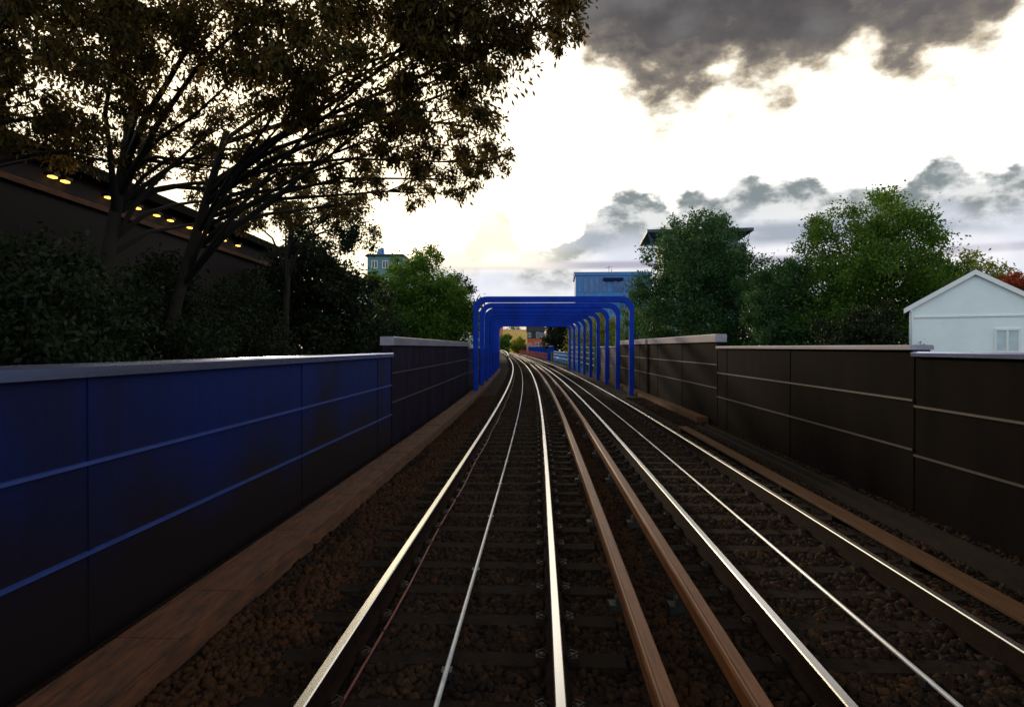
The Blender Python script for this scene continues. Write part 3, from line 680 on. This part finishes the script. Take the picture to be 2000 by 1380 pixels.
tree('broadleaf_tree', (*W(2010, 678, 36)[:2], GROUND), crown(2015, 512, 640, 120, 36, 8, .5, 15), 16000, .14, MT['leafred'], 'copper-red tree at the right edge above the white house roof', 'tree', None, 38, .15)
# far vegetation under the beams
tree('dense_tree', (*W(1083, 678, 150)[:2], GROUND), crown(1094, 608, 700, 78, 150, 12, .45, 16), 15000, .42, MT['leafdark'], 'big dark tree right of the red brick house beyond the portals', 'tree', None, 41, .35)
tree('leafy_shrub', (*W(983, 678, 210)[:2], GROUND), crown(986, 650, 690, 30, 210, 6, .5, 17), 4000, .5, MT['leafgreen'], 'green shrub at the inside of the far bend', 'shrub', 'shrubs beyond the far bend', 42, .1)
tree('leafy_shrub', (*W(1012, 678, 260)[:2], GROUND), crown(1012, 658, 690, 46, 260, 7, .5, 18), 5000, .55, MT['leafyellow'], 'pale yellow-green shrub in front of the yellow brick building', 'shrub', 'shrubs beyond the far bend', 43, .1)
# shrubs in front of the long building
for i, (x, y0, Z, w_, lab) in enumerate(((40, 430, 11.5, 520, 'big dark shrub nearest the camera in front of the long brick building'), (300, 478, 16.5, 400, 'big dark shrub below the middle of the long brick building'), (455, 520, 23, 300, 'dark shrub near the far end of the long brick building'))):
    tree('leafy_shrub', (*W(x, 678, Z)[:2], GROUND), crown(x, y0, 900, w_, Z, 12, .45, 30 + i), 29000, .112, MT['leafdark'], lab, 'shrub', 'shrubs along the left parapet', 50 + i, .08)

# ------------------------------------------------------------------ buildings
def windows(t, specs, frame_m, pane_m, axis='x', name='window', lab=None):
    """specs: (centre a, z, w, h) on local plane; axis x: face -Y at y=0 ; axis y: face +X at x=0"""
    for a, z, w_, h, d in specs:
        mb = MB(); f = .07
        def bx(m_, a0, a1, z0, z1, d0, d1):
            if axis == 'x': m_.box(a0, a1, d - d1, d - d0, z0, z1)
            else: m_.box(d + d0, d + d1, a0, a1, z0, z1)
        bx(mb, a - w_ / 2, a + w_ / 2, z + h / 2 - f, z + h / 2, -.02, .05); bx(mb, a - w_ / 2, a + w_ / 2, z - h / 2, z - h / 2 + f, -.02, .05)
        for q in (-w_ / 2, -f / 2, w_ / 2 - f): bx(mb, a + q, a + q + f, z - h / 2 + f, z + h / 2 - f, -.02, .045)
        o = mb.build(name, frame_m, t)
        m2 = MB(); bx(m2, a - w_ / 2 + f, a - f / 2, z - h / 2 + f, z + h / 2 - f, -.02, .015); bx(m2, a + f / 2, a + w_ / 2 - f, z - h / 2 + f, z + h / 2 - f, -.02, .015)
        m2.build('pane', pane_m, o)

# long dark brick building, left
EX = -12.0
t = empty('brick_building', (EX, 20, GROUND)); tag(t, 'long dark brick building with a row of warm lamps under its roof', 'building')
G = -GROUND
zt = CAMZ + 5.0 + G
MB().box(-9, 0, -22, 15, 0, zt - .3).build('wall', MT['brick'], t)
MB().box(-9.5, .45, -22.5, 15.5, zt - .298, zt).build('roof', MT['feltroof'], t)
MB().box(.002, .14, -22, 15, CAMZ + 3.95 + G, CAMZ + 4.10 + G).build('ledge', MT['trough'], t)
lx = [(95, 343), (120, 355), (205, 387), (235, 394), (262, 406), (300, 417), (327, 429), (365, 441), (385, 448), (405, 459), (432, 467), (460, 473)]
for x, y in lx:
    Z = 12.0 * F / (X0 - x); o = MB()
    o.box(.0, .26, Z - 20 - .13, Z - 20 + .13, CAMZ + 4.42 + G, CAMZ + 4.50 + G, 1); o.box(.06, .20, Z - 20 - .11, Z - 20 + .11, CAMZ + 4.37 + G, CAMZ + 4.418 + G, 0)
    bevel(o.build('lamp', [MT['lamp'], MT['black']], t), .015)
windows(t, [(-20 + y, z + G, 1.5, 1.2, 0.0) for y in (5, 8.5, 12, 15.5, 19, 22.5, 26, 29.5, 33) for z in (2.2, -1.2)], MT['board'], MT['glass'], 'y')

# white gabled house on the right
p = W(1776, 678, 27); a = math.radians(-30)
t = empty('white_house', (p.x, p.y, GROUND), a); tag(t, 'white gabled house with a slate roof behind the right parapet at the right edge', 'house')
wd = 4.3; ze = 3.62 + G; zp = 4.90 + G; dp = 9
mb = MB(); mb.add([(0, 0, 0), (wd, 0, 0), (wd, 0, ze), (wd / 2, 0, zp), (0, 0, ze), (0, dp, 0), (wd, dp, 0), (wd, dp, ze), (wd / 2, dp, zp), (0, dp, ze)],
                  [(0, 1, 2, 3, 4), (5, 9, 8, 7, 6), (0, 4, 9, 5), (1, 6, 7, 2), (0, 5, 6, 1), (4, 3, 8, 9), (3, 2, 7, 8)])
mb.build('wall', MT['white'], t)
mb = MB(); sl = (zp - ze) / (wd / 2)
for s in (0, 1):
    x0, x1 = (-.18, wd / 2) if s == 0 else (wd + .18, wd / 2)
    z0 = ze - .18 * sl + .01; z1 = zp + .01
    mb.add([(x0, -.12, z0), (x1, -.12, z1), (x1, dp + .2, z1), (x0, dp + .2, z0), (x0, -.12, z0 + .1), (x1, -.12, z1 + .1), (x1, dp + .2, z1 + .1), (x0, dp + .2, z0 + .1)],
           [(0, 3, 2, 1), (4, 5, 6, 7), (0, 1, 5, 4), (1, 2, 6, 5), (2, 3, 7, 6), (3, 0, 4, 7)])
roof = mb.build('roof', MT['slate'], t)
for s in (0, 1):
    x0, x1 = (-.2, wd / 2) if s == 0 else (wd + .2, wd / 2)
    z0 = ze - .2 * sl - .12; z1 = zp - .10
    MB().add([(x0, -.15, z0), (x1, -.15, z1), (x1, -.123, z1), (x0, -.123, z0), (x0, -.15, z0 + .19), (x1, -.15, z1 + .19), (x1, -.123, z1 + .19), (x0, -.123, z0 + .19)],
             [(0, 3, 2, 1), (4, 5, 6, 7), (0, 1, 5, 4), (1, 2, 6, 5), (2, 3, 7, 6), (3, 0, 4, 7)]).build('bargeboard', MT['whitewood'], t)
MB().tube([(.09, -.07, 0), (.09, -.07, ze - .25), (.02, -.12, ze - .08)], .04, 8).build('downpipe', MT['whitewood'], t)
MB().box(.14, wd, -.05, -.002, 3.20 + G, 3.26 + G).build('string_course', MT['whitewood'], t)
windows(t, [(3.15, 2.3 + G, .8, .9, 0.0), (1.1, -.6 + G, .8, 1.1, 0), (3.15, -.6 + G, .8, 1.1, 0)], MT['whitewood'], MT['palepane'])

# blue glazed penthouse block
Z = 125; p = W(1124, 678, Z); t = empty('blue_building', (p.x, p.y, GROUND), math.radians(-4)); tag(t, 'blue glazed block with a pale blue flat parapet and rooftop aerials, above the portal beams', 'building')
w_ = 13.5; top = CAMZ + (678 - 533) * Z / F + G; d = 12
MB().box(0, w_, 0, d, 0, top - .5).build('wall', MT['bluepale'], t)
MB().box(-.25, w_ + .25, -.25, d, top - .498, top + .0).build('roof_fascia', MT['bluepale'], t)
MB().box(-.3, w_ + .3, -.3, d, top + .002, top + .12).build('roof_edge', MT['copegrey'], t)
x = .35
i = 0
while x < w_ - .9:
    for z0 in (top - 3.6, top - 7.2, top - 10.8):
        o = MB().box(x, x + .8, -.06, -.002, z0, z0 + 2.7).build('window', MT['seamblue'], t)
        MB().box(x + .07, x + .73, -.09, -.062, z0 + .07, z0 + 2.63).build('pane', MT['bluepane' if (i * 7) % 5 else 'bluepale'], o)
    x += 1.08; i += 1
MB().box(5.0, 8.6, -.9, -.1, top - 1.5, top - 1.0).build('canopy', MT['wallblue'], t)
ax = (1190 - 1124) * Z / F
mb = MB(); mb.tube([(ax, 2, top + .1), (ax, 2, top + 1.5)], .04, 5); mb.tube([(ax - .6, 2, top + 1.1), (ax + .5, 2, top + 1.25)], .03, 5)
for q in range(5): mb.tube([(ax - .5 + q * .22, 1.7, top + 1.12 + q * .03), (ax - .5 + q * .22, 2.3, top + 1.12 + q * .03)], .02, 4)
mb.tube([(ax + .5, 2, top + .1), (ax + .5, 2, top + .9)], .05, 5); mb.box(ax - .7, ax + .9, 1.8, 2.3, top + .1, top + .3)
mb.build('aerial', MT['black'], t)

# flat-roofed building with raking struts
Z = 82; p = W(1296, 678, Z); t = empty('canopy_roof_building', (p.x, p.y, GROUND), math.radians(-6)); tag(t, 'tall building with overhanging flat roof on slanting struts behind the large tree', 'building')
w_ = (1436 - 1296) * Z / F; top = CAMZ + (678 - 452) * Z / F + G; d = 8
MB().box(0, w_, 0, d, 0, top - .4).build('wall', MT['teal'], t)
MB().box(-2.1, w_ + 1.5, -1.5, d + 1, top - .35, top).build('roof', MT['tealdark'], t)
for k in range(5):
    for s in (0, 1):
        x = (-1.95 + .28 * k) if s == 0 else (w_ + 1.15 - .25 * k); xe = (-.05) if s == 0 else (w_ + .05)
        MB().tube([(x, -1.3 + k * 1.0, top - .38), (xe if k > 2 else x + (.55 if s == 0 else -.55), -1.0 + k * 1.0, top - 2.3)], .04, 5).build('strut', MT['tealdark'], t)
for zz in (top - 3.2, top - 6.2):
    for k in range(5):
        o = MB().box(.6 + k * 1.9, 2.0 + k * 1.9, -.05, -.002, zz, zz + 1.7).build('window', MT['seamgrey'], t)
        MB().box(.7 + k * 1.9, 1.9 + k * 1.9, -.07, -.052, zz + .1, zz + 1.6).build('pane', MT['glass'], o)
q = W(1325, 447, Z - 1) - p; MB().tube([(q.x, .0, top), (q.x, .0, top + .45)], .09, 6).build('vent_cowl', MT['black'], t)

# pale tower block left
Z = 105; p = W(718, 678, Z); t = empty('pale_tower', (p.x, p.y, GROUND)); tag(t, 'pale teal tower with a small roof turret between the dark trees on the left', 'building')
top = CAMZ + (678 - 500) * Z / F + G
MB().box(0, 5.5, 0, 6, 0, top).build('wall', MT['teal'], t)
MB().add([(-.4, -.4, top + .002), (5.9, -.4, top + .002), (5.9, 6.4, top + .002), (-.4, 6.4, top + .002), (0, 0, top + .3), (5.5, 0, top + .3), (5.5, 6, top + .3), (0, 6, top + .3)],
         [(0, 3, 2, 1), (4, 5, 6, 7), (0, 1, 5, 4), (1, 2, 6, 5), (2, 3, 7, 6), (3, 0, 4, 7)]).build('roof', MT['tealdark'], t)
MB().add([(1.3, 1, top + .3), (2.3, 1, top + .3), (2.3, 2, top + .3), (1.3, 2, top + .3), (1.4, 1.1, top + 1.2), (2.2, 1.1, top + 1.4), (2.2, 1.9, top + 1.4), (1.4, 1.9, top + 1.2)],
         [(4, 5, 6, 7), (0, 1, 5, 4), (1, 2, 6, 5), (2, 3, 7, 6), (3, 0, 4, 7)]).build('turret', MT['bluepale'], t)
windows(t, [(x, top - z, .9, 1.2, 0.0) for x in (1.1, 2.75, 4.4) for z in (1.3, 3.8, 6.3, 8.8)], MT['whitewood'], MT['glass'])

# pale blue block behind left posts, and its lower neighbour
Z = 100; p = W(923, 678, Z); t = empty('blue_building', (p.x, p.y, GROUND)); tag(t, 'narrow pale blue block behind the left ends of the portals', 'building')
top = CAMZ + (678 - 611) * Z / F + G
MB().box(0, 3.5, 0, 6, 0, top).build('wall', MT['bluepale'], t); MB().box(-.08, 3.58, -.08, 6, top + .002, top + .18).build('roof', MT['copegrey'], t)
windows(t, [(x, top - z, .7, .8, 0.0) for x in (.7, 1.75, 2.8) for z in (.9, 2.1, 3.3, 4.5)], MT['seamblue'], MT['glass'])
Z = 135; p = W(903, 678, Z); t = empty('pale_terrace', (p.x, p.y, GROUND)); tag(t, 'low pinkish terrace building left of the narrow pale blue block', 'building')
top = CAMZ + (678 - 642) * Z / F + G
MB().box(0, 2.6, 0, 6, 0, top).build('wall', MT['cream'], t); MB().box(-.1, 2.7, -.1, 6.1, top + .002, top + .25).build('roof', MT['slate'], t)
windows(t, [(x, top - z, .6, .7, 0.0) for x in (.6, 1.9) for z in (.7, 1.8, 2.9, 4.0)], MT['whitewood'], MT['glass'])

# red brick house with a slate-hung upper storey
Z = 235; p = W(1030, 678, Z); t = empty('brick_house', (p.x, p.y, GROUND)); tag(t, 'red brick house with a dark slate upper storey and white windows beyond the portals', 'house')
w_ = 33 * Z / F; zb = CAMZ + (678 - 661) * Z / F + G; top = CAMZ + (678 - 647) * Z / F + G
MB().box(0, w_, 0, 8, 0, zb).build('wall', MT['redbrick'], t)
MB().box(-.04, w_ + .04, -.04, 8, zb + .002, top).build('upper_storey', MT['slate'], t)
MB().box(w_ + .05, w_ + 2.6, .3, 8, 0, top - .6).build('side_wall', MT['cream'], t)
mb = MB(); mb.add([(-.3, -.3, top + .002), (w_ + .3, -.3, top + .002), (w_ + .3, 8.3, top + .002), (-.3, 8.3, top + .002), (-.3, 4, top + 2.4), (w_ + .3, 4, top + 2.4)],
                  [(0, 3, 2, 1), (0, 1, 5, 4), (2, 3, 4, 5), (0, 4, 3), (1, 2, 5)]); mb.build('roof', MT['slate'], t)
zw = zb + 1.25
windows(t, [(.7, zw, 1.1, 1.7, -.04), (3.6, zw, 1.1, 1.9, -.04), (5.0, zw, .9, 1.6, -.04)], MT['whitewood'], MT['glass'])
windows(t, [(.9, zb - 2.3, .9, 1.4, 0), (3.2, zb - 2.1, 1.0, 1.5, 0), (4.3, zb - 2.1, 1.0, 1.5, 0)], MT['whitewood'], MT['glass'])
# yellow and orange brick blocks
Z = 400; p = W(976, 678, Z); t = empty('yellow_building', (p.x + 2, p.y, GROUND)); tag(t, 'plain yellow brick warehouse on the far bend seen under the portal beams', 'building')
top = CAMZ + (678 - 645) * Z / F + G
MB().box(0, 24, 0, 20, 0, top).build('wall', MT['yellow'], t); MB().box(-.2, 24.2, -.2, 20, top + .002, top + .5).build('parapet', MT['cream'], t)
Z = 380; p = W(962, 678, Z); t = empty('orange_building', (p.x, p.y, GROUND)); tag(t, 'orange brick block at the left end of the yellow warehouse', 'building')
MB().box(0, 5.6, 0, 14, 0, CAMZ + 40 * Z / F + G).build('wall', MT['orange'], t); MB().box(-.2, 5.8, -.2, 14, CAMZ + 40 * Z / F + G + .002, CAMZ + 41.5 * Z / F + G).build('parapet', MT['cream'], t)
tree('dense_tree', (*W(1005, 678, 440)[:2], GROUND), crown(1000, 634, 690, 60, 440, 8, .4, 61), 5000, .9, MT['leafgreen'], 'green tree showing above the roof of the yellow warehouse', 'tree', None, 61, .4)

# far backdrop of roofs and trees
mb_pts = [(-260, 470, 'left'), (-180, 520, 'left'), (-90, 560, 'left'), (95, 420, 'right'), (170, 380, 'right'), (250, 430, 'right'), (330, 400, 'right')]
bl = [(x, y, 3 + 2 * math.sin(x), 9 + 2 * math.cos(x * 2)) for x, y, _ in mb_pts]
more = [(x + random.uniform(-25, 25), y + random.uniform(-60, 60), 2, random.uniform(6, 10)) for x, y, _ in mb_pts for _ in range(4)]
V, Fc = leaves(bl + more, 26000, 1.3, 77)
tag(quads_mesh('distant_woodland', V, Fc, MT['leafdark']), 'distant dark belt of trees along the horizon', 'woodland', kind='stuff')
